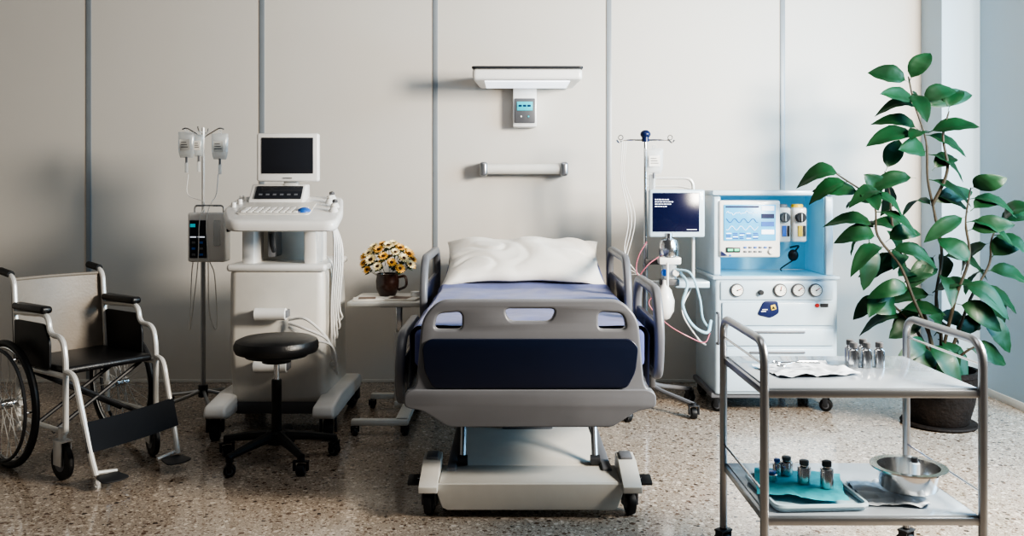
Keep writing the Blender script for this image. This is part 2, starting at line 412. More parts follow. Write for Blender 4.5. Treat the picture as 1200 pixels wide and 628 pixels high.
# ================= WHEELCHAIR =================
wc=thing('wheelchair','folding wheelchair with taupe backrest, black seat and silver frame','wheelchair',(-2.255,4.44,0),-36)
for sy in(-1,1):
    y=.29*sy
    b=MB();b.torus((0,y,.304),.268,.009,M_chrome,'Y',56,8)
    b.cyl((0,y-.035,.304),(0,y+.035,.304),.024,M_chrome,16,.004)
    for i in range(28):
        a=2*math.pi*i/28;o=.02 if i%2 else -.02
        b.tube([(.022*math.cos(a+.5*(1 if i%4<2 else -1)),y+o,.304+.022*math.sin(a+.5*(1 if i%4<2 else -1))),(.266*math.cos(a),y,.304+.266*math.sin(a))],.0022,M_tubew,4)
    w=b.done('wheel',wc,False)
    b=MB();b.torus((0,y,.304),.288,.017,M_black,'Y',64,10);b.done('tire',w,False)
    b=MB();b.torus((0,y+sy*.035,.304),.262,.008,M_dgrey,'Y',56,8)
    for i in range(6):
        a=i*math.pi/3;b.tube([(.262*math.cos(a),y+sy*.035,.304+.262*math.sin(a)),(.268*math.cos(a),y,.304+.268*math.sin(a))],.004,M_chrome,5)
    b.done('hand_rim',w,False)
    yy=.225*sy
    b=MB()
    b.tube(fil([(-.02,yy,.16),(-.03,yy,.5),(-.07,yy,.90),(-.17,yy,.92)],.05),.013,M_tubew,10)
    b.tube(fil([(-.055,yy,.73),(.27,yy,.745),(.285,yy,.65),(.40,yy,.655),(.43,yy,.56),(.43,yy,.22)],.06),.013,M_tubew,10)
    b.tube(fil([(-.02,yy,.475),(.40,yy,.475),(.43,yy,.475)],.03),.013,M_tubew,10)
    b.tube(fil([(-.02,yy,.22),(.43,yy,.22)],.03),.012,M_tubew,10)
    b.tube([(0,yy,.304),(0,y,.304)],.012,M_chrome,8)
    b.tube([(-.02,yy,.304),(.02,yy,.304)],.02,M_tubew,8)
    b.tube([(.40,yy,.24),(.40,yy,.17)],.018,M_tubew,10)
    b.tube(fil([(.43,yy,.50),(.50,yy*.98,.49),(.62,yy*.93,.14),(.65,yy*.9,.06)],.05),.013,M_tubew,10)
    b.done('side_frame',wc,False)
    b=MB();b.tube([(-.10,yy,.912),(-.21,yy,.925)],.018,M_black,12);b.done('push_handle',wc,False)
    b=MB();b.box((.11,yy,.765),(.30,.055,.035),M_vinyl,.014,3);b.done('armrest_pad',wc,False)
    b=MB();b.plate([hole([(-.04,.49),(-.04,.70),(.25,.70),(.30,.62),(.30,.49)],.02)],.012,M_black,T((0,yy+sy*.006,0))@Matrix(((1,0,0,0),(0,0,1,0),(0,1,0,0),(0,0,0,1))),.003);b.done('skirt_guard',wc,False)
    caster(wc,(.40,yy,0),.085,.03,90 if sy<0 else 75,M_tubew,top=.02,world=False)
    b=MB();b.plate([hole([(-.05,-.05),(.04,-.065),(.06,.0),(.04,.065),(-.05,.05)],.02)],.006,M_dgrey,T((.70,yy*.70,.05))@RY(5),.002);b.tube([(.64,yy*.92,.07),(.64,yy*.45,.055)],.009,M_tubew);b.done('footplate',wc,False)
b=MB();b.grid(lambda u,v:V((-.06-.03*v-.03*math.sin(math.pi*u)*1,(u-.5)*.45,.50+.385*v)),12,10,M_backrest)
b.grid(lambda u,v:V((-.072-.03*v-.03*math.sin(math.pi*u)*1,(.5-u)*.45,.50+.385*v)),12,10,M_backrest)
b.tube([(-.09-.03*math.sin(math.pi*u/12),(u/12-.5)*.45,.887) for u in range(13)],.008,M_backrest)
b.done('backrest',wc,False)
b=MB();b.box((.19,0,.495),(.45,.43,.035),M_vinyl,.015,3);b.done('seat',wc,False)
b=MB()
for s in(-1,1):
    for x in(.12,.3):b.tube([(x,-.22*s,.2),(x,.22*s,.46)],.01,M_dgrey,8)
b.done('cross_brace',wc,False)
b=MB();b.grid(lambda u,v:V((.60-.045*(v-.5)+.02*math.sin(math.pi*u),(u-.5)*.45,.235+(v-.5)*.125+(u-.5)*.03)),14,6,M_strap)
b.grid(lambda u,v:V((.592-.045*(v-.5)+.02*math.sin(math.pi*u),(.5-u)*.45,.235+(v-.5)*.125-(u-.5)*.03)),14,6,M_strap)
b.done('calf_strap',wc,False)

# ================= STOOL =================
st=thing('rolling_stool','round black padded stool on five-star black caster base','stool',(-1.155,4.30,0))
b=MB();b.lathe([(0,.53),(.17,.53),(.195,.537),(.203,.555),(.203,.575),(.195,.593),(.17,.604),(0,.608)],M_vinyl,T((-1.155,4.3,0)),40);b.done('seat',st)
b=MB();b.cyl((-1.155,4.3,.515),(-1.155,4.3,.531),.15,M_dgrey,30);b.cyl((-1.155,4.3,.485),(-1.155,4.3,.515),.07,M_dgrey);b.done('seat_plate',st)
b=MB();b.cyl((-1.155,4.3,.30),(-1.155,4.3,.5),.014,M_chrome);b.cyl((-1.155,4.3,.12),(-1.155,4.3,.40),.024,M_black,20,.003);b.done('gas_column',st)
b=MB();b.cyl((-1.155,4.3,.085),(-1.155,4.3,.15),.05,M_black,20,.008)
for i in range(5):
    a=math.radians(20+72*i);d=V((math.cos(a),math.sin(a),0));o=V((-1.155,4.3,0))
    b.tube([o+d*.03+V((0,0,.125)),o+d*.15+V((0,0,.112)),o+d*.29+V((0,0,.088))],[.028,.022,.016],M_black,8)
b.done('star_base',st)
for i in range(5):
    a=math.radians(20+72*i);caster(st,(-1.155+.28*math.cos(a),4.3+.28*math.sin(a),0),.028,.04,20+72*i+50,M_black,top=.02)

# ================= IV STAND (near wheelchair) =================
def ivbag(name,x,y,z,w,h,col,lab,grp):
    b=MB()
    def f(u,v,s):
        e=math.sin(math.pi*min(1,max(0,u)))**.5*math.sin(math.pi*v)**.4 if 0<u<1 and 0<v<1 else 0
        return V((x+(u-.5)*w*(1-.25*(1-v)**6),y+s*e*.025,z+(v-1)*h))
    b.grid(lambda u,v:f(u,v,-1),10,12,col);b.grid(lambda u,v:f(1-u,v,1),10,12,col)
    b.b2(x-w*.3,x+w*.3,y-.030,y-.0265,z-h*.72,z-h*.3,M_label)
    for k in range(3):b.b2(x-w*.22,x+w*(.1+.05*k),y-.0312,y-.0298,z-h*(.4+.09*k)-.004,z-h*(.4+.09*k),M_grey2)
    b.torus((x,y,z+.008),.009,.0025,M_clear,'Y',14,5)
    b.cyl((x,y,z-h-.03),(x,y,z-h+.005),.007,M_grey,8);b.cyl((x,y,z-h-.09),(x,y,z-h-.03),.010,M_clear,10)
    return b.done(name,label=lab,category='iv bag',group=grp,origin=(x,y,z-h/2))
ix,iy=-1.85,5.25
iv=thing('iv_stand','chrome intravenous drip stand with infusion pump and wheeled base','iv stand',(ix,iy,0))
b=MB();b.cyl((ix,iy,.1),(ix,iy,.95),.014,M_alu,14);b.cyl((ix,iy,.9),(ix,iy,1.70),.009,M_tubew,12);b.cyl((ix,iy,.93),(ix,iy,.98),.02,M_dgrey,12);b.done('pole',iv)
b=MB()
for s in(-1,1):b.tube(fil([(ix,iy,1.64),(ix+s*.10,iy,1.70),(ix+s*.125,iy-.0,1.69)],.02),.004,M_chrome,6)
b.tube(fil([(ix,iy-.09,1.70),(ix,iy-.07,1.67),(ix,iy+.07,1.67),(ix,iy+.09,1.70)],.02),.004,M_chrome,6)
b.done('hanger_hooks',iv)
b=MB()
for i in range(5):
    a=math.radians(10+72*i);b.tube(fil([(ix,iy,.13),(ix+.12*math.cos(a),iy+.12*math.sin(a),.10),(ix+.27*math.cos(a),iy+.27*math.sin(a),.075)],.05),.011,M_alu,8)
b.cyl((ix,iy,.09),(ix,iy,.16),.028,M_dgrey);b.done('base',iv)
for i in range(5):
    a=math.radians(10+72*i);caster(iv,(ix+.27*math.cos(a),iy+.27*math.sin(a),0),.025,.03,72*i,M_dgrey,top=.02)
Q=T((.058,0,0))
b=MB();b.b2(-1.955,-1.735,5.12,5.23,.905,1.195,M_white,.015,3,Q);b.b2(-1.92,-1.895,5.2,5.27,1.0,1.1,M_dgrey,.005,2,Q)
pm=b.done('infusion_pump',iv,label='light beige infusion pump with dark touch panel')
b=MB();b.b2(-1.940,-1.840,5.112,5.122,.93,1.15,M_pumpscr,.004,2,Q)
b.b2(-1.935,-1.905,5.109,5.113,1.11,1.13,M_cyanled,M=Q);b.b2(-1.935,-1.90,5.109,5.113,1.05,1.056,M_txt,M=Q);b.b2(-1.89,-1.85,5.109,5.113,1.05,1.056,M_txt,M=Q)
for r in range(3):
    for c in range(2):b.box((-1.915+.045*c,5.110,1.02-.035*r),(.022,.004,.014),M_blue if (r+c)%2 else M_grey,.003,M=Q)
b.done('pump_panel',pm)
b=MB();b.tube(fil([(-1.93,5.17,1.19),(-1.93,5.17,1.235),(-1.76,5.17,1.235),(-1.76,5.17,1.19)],.02),.006,M_chrome,8,Q);b.b2(-1.74,-1.72,5.15,5.19,1.08,1.12,M_dgrey,.006,2,Q);b.b2(-1.80,-1.76,5.108,5.122,1.0,1.15,M_clear,.006,2,Q);b.done('pump_handle',pm)
b=MB()
for s,e in((-1,-.02),(1,.02)):
    b.tube(sm([(ix+s*.09,iy,1.42),(ix+s*.085,iy-.02,1.3),(ix+s*.02+.05,iy-.06,1.25),(ix+s*.02+.05,iy-.145,1.15),(ix+s*.03+.05,iy-.145,.9),(ix+s*.05,iy-.04,.6),(ix+s*.08,iy,.5),(ix+s*.07,iy,.8),(ix+s*.05,iy-.03,.9)]),.003,M_cable,6)
b.done('drip_tube',iv)
ivbag('iv_bag',ix-.10,iy,1.675,.10,.155,M_clear,'clear fluid bag hanging from drip stand','fluid bags on drip stand')
ivbag('iv_bag',ix+.10,iy,1.665,.10,.155,M_clear,'clear fluid bag hanging from drip stand','fluid bags on drip stand')
ivbag('iv_bag',ix+.0,iy-.075,1.655,.06,.13,M_fluid,'small clear fluid bag hanging from drip stand','fluid bags on drip stand')

# ================= ULTRASOUND =================
us=thing('ultrasound_machine','white ultrasound cart with flat monitor, sloped control console and cables','medical machine',(-1.28,5.05,0))
uc=-1.277
b=MB();b.plate([hole([(4.80,.15),(4.735,.45),(4.75,.905),(5.36,.905),(5.42,.15)],.05)],.52,M_white2,T((uc,0,0))@PYZ,.045)
b.b2(uc-.27,uc+.27,4.735,5.38,.885,.925,M_white,.018,3)
bd=b.done('cart_body',us)
for s in(-1,1):
    b=MB();b.plate([hole([(4.58,.135),(4.60,.19),(4.85,.215),(5.40,.20),(5.5,.15),(5.45,.11),(4.65,.11)],.025)],.115,M_white,T((uc+s*.285,0,0))@PYZ,.015);b.done('wheel_beam',us)
    caster(us,(uc+s*.30,4.66,0),.055,.05,8,M_dgrey,top=.02);caster(us,(uc+s*.29,5.40,0),.055,.05,-12,M_dgrey,top=.02)
b=MB();b.b2(uc-.24,uc+.24,4.80,5.35,.10,.17,M_grey2,.01);b.done('undertray',us)
b=MB()
b.b2(uc-.205,uc-.135,4.80,5.0,.92,1.13,M_white,.015);b.b2(uc+.135,uc+.205,4.80,5.0,.92,1.13,M_white,.015)
b.b2(uc-.19,uc+.19,5.06,5.15,.92,1.18,M_white2,.01);b.b2(uc-.09,uc-.05,4.9,5.06,.95,1.15,M_grey,.01)
b.done('console_support',us)
b=MB();b.tube(sm([(uc-.0,4.64,1.10),(uc-.0,4.66,1.04),(uc+.0,4.7,1.0)]),.012,M_dgrey);b.done('release_lever',us)
sh=Matrix(((1,0,0,0),(0,1,0,0),(0,.20,1,1.15-.20*4.58),(0,0,0,1)))
b=MB();b.plate([hole([(-1.475,4.52),(-.905,4.52),(-.925,4.8),(-.99,5.14),(-1.60,5.14),(-1.585,4.8)],.07)],.06,M_white,sh,.02)
co=b.done('control_console',us)
b=MB();b.plate([hole([(-1.47,4.66),(-1.08,4.66),(-1.10,4.95),(-1.50,4.95)],.03)],.006,M_white2,sh@T((0,0,.032)),.002)
for r in range(4):
    for c in range(10):b.box((-1.44+.035*c,4.70+.03*r,.038),(.027,.022,.008),M_white,.002,M=sh)
b.done('keyboard',co)
b=MB();b.sph((-1.12,4.72,.034),(.036,.036,.022),M_blue,sh);b.done('trackball',co)
for x,y in((-1.53,4.93),(-1.50,5.0),(-1.55,5.03),(-1.54,4.85)):
    b=MB();b.cyl((x,y,1.15+.2*(y-4.58)+.02),(x,y,1.15+.2*(y-4.58)+.055),.014,M_white,12,.003);b.done('control_knob',co)
for i,(x,y) in enumerate(((-1.03,4.95),(-.98,4.85),(-.965,4.74),(-1.04,5.06))):
    z=1.15+.2*(y-4.58);b=MB()
    b.lathe([(.022,0),(.026,.015),(.018,.03),(.014,.033)],M_white,T((x,y,z+.02)),14);b.lathe([(.012,.03),(.016,.04),(.013,.05),(0,.054)],M_grey2 if i%2 else M_white2,T((x,y,z+.02)),12)
    b.done('ultrasound_probe',co)
b=MB();b.plate([hole([(4.93,1.22),(4.95,1.27),(5.03,1.36),(5.12,1.36),(5.12,1.2)],.01)],.31,M_white,T((-1.335,0,0))@PYZ,.008)
cp=b.done('touch_panel_housing',us)
b=MB();b.box((0,0,0),(.265,.095,.008),M_screen,.003,M=T((-1.325,4.982,1.313))@RX(48))
for i in range(6):b.box((-.1+.04*i,-.02,.005),(.02,.012,.003),M_grey,M=T((-1.325,4.982,1.313))@RX(48))
b.done('touch_panel',cp)
b=MB();b.b2(-1.31,-1.23,5.02,5.07,1.33,1.42,M_white,.01);b.done('monitor_neck',us)
b=MB();b.b2(-1.452,-1.10,4.98,5.03,1.375,1.65,M_white,.012,3);b.b2(-1.40,-1.15,5.03,5.07,1.42,1.6,M_grey,.02)
mo=b.done('monitor',us)
b=MB();b.b2(-1.423,-1.13,4.975,4.985,1.42,1.625,M_screen,.003);b.b2(-1.30,-1.25,4.9755,4.981,1.392,1.397,M_grey2);b.done('screen',mo)
for i in range(5):
    o=.010*i
    b=MB();b.tube(sm([(-.975-.01*i,4.74+.04*i,1.19),(-.965+o*.5,4.76+.03*i,1.0),(-.985+o*.7,4.78+.02*i,.7),(-.985+o,4.80+.02*i,.42+.05*i),(-.995+o*.3,4.86+.01*i,.5+.03*i),(-.995+o*.5,4.88+.01*i,.85),(-1.03,4.90,.95)],8),.006,M_cable,6);b.done('probe_cable',us)
for i in range(3):
    b=MB();b.tube(sm([(-1.20,4.715,.63-.02*i),(-1.10,4.67-.01*i,.64-.05*i),(-1.0+.02*i,4.66,.56-.03*i),(-.965+.01*i,4.72,.47-.06*i),(-.97,4.85,.40-.04*i),(-1.02,4.9,.35)],8),.007,M_cable,6);b.done('power_cable',us)
for z,xa,xb in((.665,-1.375,-1.205),(.385,-1.38,-1.20)):
    b=MB();b.cyl((xa,4.68,z),(xb,4.68,z),.033,M_white,20,.004);b.b2(xa-.005,xa+.012,4.66,4.745,z-.02,z+.02,M_grey,.004);b.b2(xb-.012,xb+.005,4.66,4.745,z-.02,z+.02,M_grey,.004);b.done('cable_grip',us)

# ================= SIDE TABLE =================
ot=thing('overbed_table','cream overbed table on a single chrome column and wheeled frame','table',(-.70,5.1,0))
b=MB();b.plate([hole([(-.94,4.97),(-.50,4.97),(-.52,5.42),(-.93,5.42)],.03)],.028,M_white2,T((0,0,.676)),.008);b.done('tabletop',ot)
b=MB();b.b2(-.69,-.635,5.12,5.18,.07,.5,M_tubew,.012);b.b2(-.68,-.645,5.13,5.17,.45,.665,M_chrome,.006);b.b2(-.76,-.58,5.05,5.25,.65,.665,M_grey2,.004);b.done('column',ot)
b=MB();b.b2(-.87,-.56,4.72,4.765,.055,.09,M_white2,.01);b.b2(-.86,-.56,5.32,5.365,.055,.09,M_white2,.01);b.b2(-.605-.03,-.56,4.73,5.35,.055,.09,M_white2,.01);b.b2(-.69,-.56,5.11,5.19,.055,.095,M_white2,.01);b.done('base_frame',ot)
for x,y in((-.85,4.74),(-.58,4.74),(-.85,5.34),(-.58,5.34)):caster(ot,(x,y,0),.022,.025,30,M_dgrey,top=.012)
TZ=.690
b=MB();b.lathe([(0,TZ),(.045,TZ),(.05,TZ+.005),(.066,TZ+.04),(.07,TZ+.09),(.064,TZ+.125),(.069,TZ+.135),(.063,TZ+.135),(.058,TZ+.12),(.06,TZ+.06),(0,TZ+.02)],M_mug,T((-.75,5.28,0)),28)
vs=b.done('flower_mug',label='dark brown glazed ceramic mug holding cut daisies',category='vase',origin=(-.75,5.28,TZ),ang=60)
b=MB();b.tube(sm([(-.69,5.28,TZ+.11),(-.645,5.28,TZ+.115),(-.64,5.28,TZ+.06),(-.685,5.28,TZ+.035)]),.008,M_mug,8);b.done('mug_handle',vs)
def flower(pet):
    b=MB()
    for ring,(nn,L_,tilt) in enumerate(((12,.034,.2),(10,.025,.7))):
        for i in range(nn):
            a=2*math.pi*i/nn+ring*.3
            M=RZ(math.degrees(a))
            vs=[(.006,-.003,.0),(.006,.003,.0),(L_*.6,.006,L_*.6*tilt),(L_,.004,L_*tilt),(L_*1.05,0,L_*tilt),(L_,-.004,L_*tilt),(L_*.6,-.006,L_*.6*tilt)]
            b.add(vs,[[0,1,2,3,4,5,6]],pet,M)
    b.sph((0,0,.005),(.012,.012,.008),M_core,u=10,w=6)
    b.tube(sm([(0,0,0),(.003,0,-.05),(0,.002,-.10)],3),.0018,M_stem,5)
    for a in(0,130,250):
        b.add([(0,0,-.03),(.018,.016,-.018),(.045,.0,-.006),(.018,-.016,-.022)],[[0,1,2,3]],M_stem,RZ(a))
    return b
fdef=[(M_petal,'cream daisy with brown centre standing in the mug'),(M_petal2,'golden yellow daisy with brown centre standing in the mug')]
protos=[flower(p).done('daisy',label=lab,category='flower',group='daisies in the brown mug',ang=20) for p,lab in fdef]
used=[0,0];NF=34
for i in range(NF):
    ph=math.acos(1-(i+.5)/NF*1.25);th=i*2.39996
    p=(math.sin(ph)*math.cos(th),math.sin(ph)*math.sin(th),math.cos(ph))
    pos=V((-.745+p[0]*.15,5.28+p[1]*.10,TZ+.19+p[2]*.125))
    q=1 if i%2 else 0
    o=protos[q] if not used[q] else protos[q].copy()
    if used[q]:COL.objects.link(o)
    used[q]=1
    d=(pos-V((-.75,5.28,TZ+.08))).normalized()
    o.location=pos;o.rotation_euler=(d*1.0+V((0,-.45,.1))).to_track_quat('Z','Y').to_euler()
    sc=random.uniform(.8,1.08);o.scale=(sc,sc,sc)
for i,(x,y,r,w,h) in enumerate(((-.83,5.08,8,.18,.13),(-.64,5.1,-12,.2,.14))):
    b=MB();b.box((0,0,0),(w,h,.010),M_paper,.002,M=T((x,y,TZ+.0055))@RZ(r));b.box((0,0,.0056),(w*.55,h*.8,.0006),M_photo,M=T((x-.01,y,TZ+.0055))@RZ(r))
    b.done('magazine',label='thin printed magazine lying on overbed table',category='magazine',group='magazines on the table',origin=(x,y,TZ))
b=MB();b.cyl((-.58,5.25,TZ),(-.58,5.25,TZ+.03),.028,M_white,20,.003);b.done('pill_cup',label='small white medicine cup on overbed table',category='cup',origin=(-.58,5.25,TZ))

# ================= VENTILATOR STAND =================
vx,vy=.81,5.32
vt=thing('ventilator_stand','wheeled ventilator stand with navy-screen monitor, humidifier and breathing hoses','medical machine',(vx,vy,0))
b=MB();b.cyl((vx,vy,.09),(vx,vy,1.0),.015,M_alu,14);b.cyl((vx,vy,1.0),(vx,vy,1.66),.010,M_chrome,12);b.done('pole',vt)
b=MB();b.sph((vx,vy,1.665),(.032,.032,.026),M_dblue);b.cyl((vx,vy,1.62),(vx,vy,1.65),.022,M_dblue);b.done('pole_knob',vt)
b=MB()
for s in(-1,1):b.tube(fil([(vx,vy,1.63),(vx+s*.14,vy,1.63),(vx+s*.16,vy,1.61),(vx+s*.175,vy,1.63)],.012),.005,M_chrome,6);b.torus((vx+s*.15,vy,1.645),.014,.003,M_chrome,'Y',14,5)
b.done('hanger_hooks',vt)
b=MB()
for i in range(5):
    a=math.radians(-44+72*i);b.tube(fil([(vx,vy,.17),(vx+.1*math.cos(a),vy+.1*math.sin(a),.13),(vx+.34*math.cos(a),vy+.34*math.sin(a),.085)],.05),.013,M_grey,8)
b.cyl((vx,vy,.1),(vx,vy,.2),.03,M_grey);b.done('base',vt)
for i in range(5):
    a=math.radians(-44+72*i);caster(vt,(vx+.34*math.cos(a),vy+.34*math.sin(a),0),.033,.035,50*i,M_dgrey,top=.018)
b=MB();b.tube(fil([(vx,vy,1.40),(1.07,vy,1.40),(1.10,vy,1.37),(1.10,vy,.76)],.03),.010,M_tubew,10);b.tube(fil([(vx,vy,1.35),(1.02,vy+.03,1.35),(1.10,vy,1.33)],.03),.006,M_tubew,8)
b.b2(.97,1.175,5.2,5.42,.745,.785,M_mach,.008);b.b2(.80,.98,5.29,5.35,.75,.775,M_tubew,.005);b.done('equipment_rail',vt)
b=MB();b.b2(.818,1.15,5.22,5.275,1.045,1.33,M_mach,.012,3);b.b2(.90,1.08,5.275,5.31,1.1,1.28,M_grey,.01)
m=b.done('monitor',vt)
b=MB();b.b2(.838,1.115,5.214,5.225,1.078,1.31,M_navyscr,.003)
for i,w in enumerate([.075,.11,.09,.06]):
    x=.85
    while x<.85+w:
        ww=random.uniform(.006,.018);b.b2(x,x+ww,5.2115,5.2145,1.268-.014*i,1.273-.014*i,M_txt);x+=ww+.004
b.b2(1.04,1.10,5.2115,5.2145,1.09,1.093,M_txt);b.done('screen',m)
b=MB();b.lathe([(0,.93),(.055,.93),(.06,.94),(.06,1.0),(.05,1.03),(.02,1.04),(.02,1.07),(0,1.07)],M_chrome,T((.935,5.22,0)),24);b.b2(.87,1.0,5.17,5.27,.885,.93,M_white,.01)
b.cyl((.935,5.22,.80),(.935,5.22,.89),.045,M_clear,20);b.b2(.88,.99,5.17,5.25,.76,.80,M_grey2,.008);b.cyl((.90,5.15,.84),(.90,5.18,.84),.02,M_blue);b.cyl((.965,5.15,.84),(.965,5.18,.84),.02,M_white)
b.b2(.80,.90,5.25,5.32,.88,.91,M_grey2,.005);b.done('humidifier',vt)
b=MB();b.lathe([(.012,.80),(.014,.775),(.04,.74),(.058,.68),(.055,.62),(.03,.575),(0,.56)],M_white,T((.895,5.14,0)),20);b.done('breathing_bag',vt)
def corr(b,pts,r,m_):
    P=sm(pts,14);b.tube(P,[r*(1 if i%2 else .82) for i in range(len(P))],m_,8)
b=MB();corr(b,[(.99,5.16,.84),(1.02,5.10,.78),(.99,5.08,.66),(1.04,5.06,.55),(1.13,5.08,.50),(1.17,5.15,.56)],.010,M_bhose);corr(b,[(.96,5.16,.86),(1.04,5.1,.84),(1.09,5.09,.70),(1.11,5.1,.58),(1.17,5.17,.50)],.008,M_bhose);b.done('breathing_hose',vt)
b=MB();b.tube(sm([(.87,5.2,.93),(.80,5.18,.88),(.76,5.2,.80),(.84,5.12,.74),(.80,5.12,.66),(.90,5.08,.55),(1.02,5.06,.48),(1.12,5.1,.44),(1.17,5.18,.48)],8),.0035,M_pink,6)
b.tube(sm([(.80,5.2,1.02),(.75,5.2,.93),(.74,5.2,.84),(.79,5.15,.76)],8),.0035,M_pink,6);b.done('pink_tube',vt)
b=MB()
for i in range(3):
    b.tube(sm([(vx-.14+.012*i,vy,1.62),(vx-.15+.01*i,vy-.02,1.4),(vx-.11+.02*i,vy-.05,1.15),(vx-.13,vy-.04,.95-.05*i),(vx-.05,vy-.08,.82),(vx+.03,vy-.1,.78)],8),.003,M_cable,6)
b.done('infusion_tube',vt)
b=MB()
b.cyl((.91,5.13,.76),(.91,5.13,.9),.008,M_cable);b.tube(sm([(1.09,5.3,.75),(1.02,5.25,.6),(1.1,5.2,.45),(1.16,5.25,.4)],8),.006,M_cable,6);b.done('signal_cable',vt)
ivbag('iv_bag',.845,5.22,1.575,.11,.15,M_clear,'clear fluid bag hanging on ventilator stand','fluid bags on ventilator stand')
b=MB();b.cyl((.838,5.25,1.31),(.838,5.25,1.42),.02,M_clear,14,.004);b.done('drip_chamber',vt)

# ================= ANAESTHESIA MACHINE =================
an=thing('anaesthesia_machine','white anaesthesia workstation with pale blue recess, monitor, gauges and drawers','medical machine',(1.57,5.45,0))
x0,x1=1.205,1.934
b=MB();b.b2(x0,x1,5.20,5.76,.11,.80,M_mach,.02,3);body=b.done('cabinet_body',an)
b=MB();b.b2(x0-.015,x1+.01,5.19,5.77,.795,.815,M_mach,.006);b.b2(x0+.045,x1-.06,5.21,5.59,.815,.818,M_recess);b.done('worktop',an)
b=MB()
b.plate([hole([(5.24,.815),(5.24,1.28),(5.28,1.31),(5.76,1.31),(5.76,.815)],.02)],.04,M_mach,T((x0+.022,0,0))@PYZ,.008)
b.plate([hole([(5.24,.815),(5.24,1.28),(5.28,1.31),(5.76,1.31),(5.76,.815)],.02)],.045,M_mach,T((x1-.035,0,0))@PYZ,.008)
b.b2(x0-.01,x1+.0,5.22,5.77,1.295,1.325,M_mach,.008);b.done('upper_frame',an)
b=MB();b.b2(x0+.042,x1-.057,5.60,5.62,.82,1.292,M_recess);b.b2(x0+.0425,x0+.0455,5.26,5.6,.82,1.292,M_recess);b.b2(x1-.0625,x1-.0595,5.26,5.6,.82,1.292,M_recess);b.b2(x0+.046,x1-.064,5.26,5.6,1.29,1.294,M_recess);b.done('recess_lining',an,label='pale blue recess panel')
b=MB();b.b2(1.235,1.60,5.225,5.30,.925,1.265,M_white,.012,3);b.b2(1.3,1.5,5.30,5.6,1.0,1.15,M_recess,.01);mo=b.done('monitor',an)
b=MB();b.b2(1.262,1.572,5.218,5.228,1.025,1.24,M_cyanscr,.003)
y=5.2155
for i in range(3):
    P=[]
    for k in range(40):
        t=k/39;P.append((1.275+.19*t,y,1.19-.045*i+.012*math.sin(t*22+i*2)*(1 if i else (1 if (k%8)<3 else .1))))
    b.tube(P,.0016,(M_txt,M_txtb,M_txt)[i],4)
for r in range(4):b.b2(1.485,1.56,y-.001,y+.002,1.205-.047*r,1.232-.047*r,(M_txt,M_dblue,M_blue,M_txt)[r])
b.b2(1.272,1.47,y-.001,y+.002,1.222,1.232,M_dblue)
for r in range(4):
    for c in range(5):b.b2(1.275+.04*c,1.305+.04*c+random.uniform(-.01,.004),y-.001,y+.002,1.066-.01*r,1.071-.01*r,M_txtb if (r+c)%3 else M_txt)
b.done('screen',mo)
b=MB();b.b2(1.275,1.36,5.218,5.228,.955,.985,M_dgrey,.003);b.b2(1.285,1.315,5.2155,5.219,.964,.976,M_green);b.b2(1.325,1.352,5.2155,5.219,.964,.976,M_green)
for c in range(6):b.box((1.39+.03*c,5.222,.985),(.018,.01,.01),M_grey if c%2 else M_blue,.002)
for c in range(4):b.box((1.39+.03*c,5.222,.96),(.018,.01,.01),M_grey,.002)
b.cyl((1.545,5.21,.962),(1.545,5.23,.962),.018,M_white,20,.003);b.cyl((1.30,5.22,.937),(1.30,5.228,.937),.006,M_blue)
b.add([(1.245,5.2185,.935),(1.285,5.2185,.935),(1.245,5.2185,.965)],[[0,1,2]],M_dblue);b.done('button_panel',mo)
for i,x in enumerate((1.655,1.752)):
    b=MB();b.b2(x-.042,x+.042,5.33,5.45,1.01,1.22,M_white,.012,3);b.cyl((x,5.39,1.21),(x,5.39,1.24),.036,M_yellow if i else M_grey,24,.005)
    b.b2(x-.02,x+.02,5.45,5.6,1.1,1.15,M_grey2)
    vp=b.done('vaporizer',an,label='white vaporizer with yellow cap' if i else 'white vaporizer with grey cap')
    b=MB();b.cyl((x,5.30,1.16),(x,5.335,1.16),.030,M_dgrey if i else M_grey2,24,.004);b.box((x,5.297,1.16),(.008,.01,.045),M_white,.002);b.b2(x-.012,x+.012,5.322,5.332,1.045,1.11,M_yellow if i else M_blue);b.b2(x+.02,x+.032,5.322,5.332,1.045,1.11,M_dgrey);b.done('vaporizer_dial',vp)
b=MB();b.tube(sm([(1.78,5.6,.96),(1.77,5.42,.98),(1.73,5.34,.96)]),.006,M_black,6);b.sph((1.71,5.33,.93),(.032,.02,.035),M_black);b.tube(sm([(1.71,5.33,.90),(1.64,5.34,.85),(1.66,5.4,.83)]),.004,M_black,6);b.done('work_lamp',an)
b=MB();b.b2(x0+.03,x1-.03,5.188,5.205,.675,.785,M_mach,.008);gp=b.done('gauge_panel',an)
for x in(1.33,1.585,1.692,1.795):
    b=MB();b.cyl((x,5.172,.735),(x,5.192,.735),.039,M_grey2,24,.003);b.cyl((x,5.168,.735),(x,5.173,.735),.032,M_gauge,24)
    a=random.uniform(.3,2.6);b.tube([(x,5.166,.735),(x+.024*math.cos(a),5.166,.735+.024*math.sin(a))],.002,M_red,4);b.cyl((x,5.163,.735),(x,5.168,.735),.004,M_dgrey,8)
    for k in range(9):
        t=math.radians(-30+30*k);b.box((x+.026*math.cos(t),5.1675,.735+.026*math.sin(t)),(.003,.001,.003),M_dgrey)
    b.done('pressure_gauge',gp)
b=MB();b.cyl((1.47,5.16,.722),(1.47,5.195,.722),.015,M_dgrey,16,.003);b.done('knob',gp)
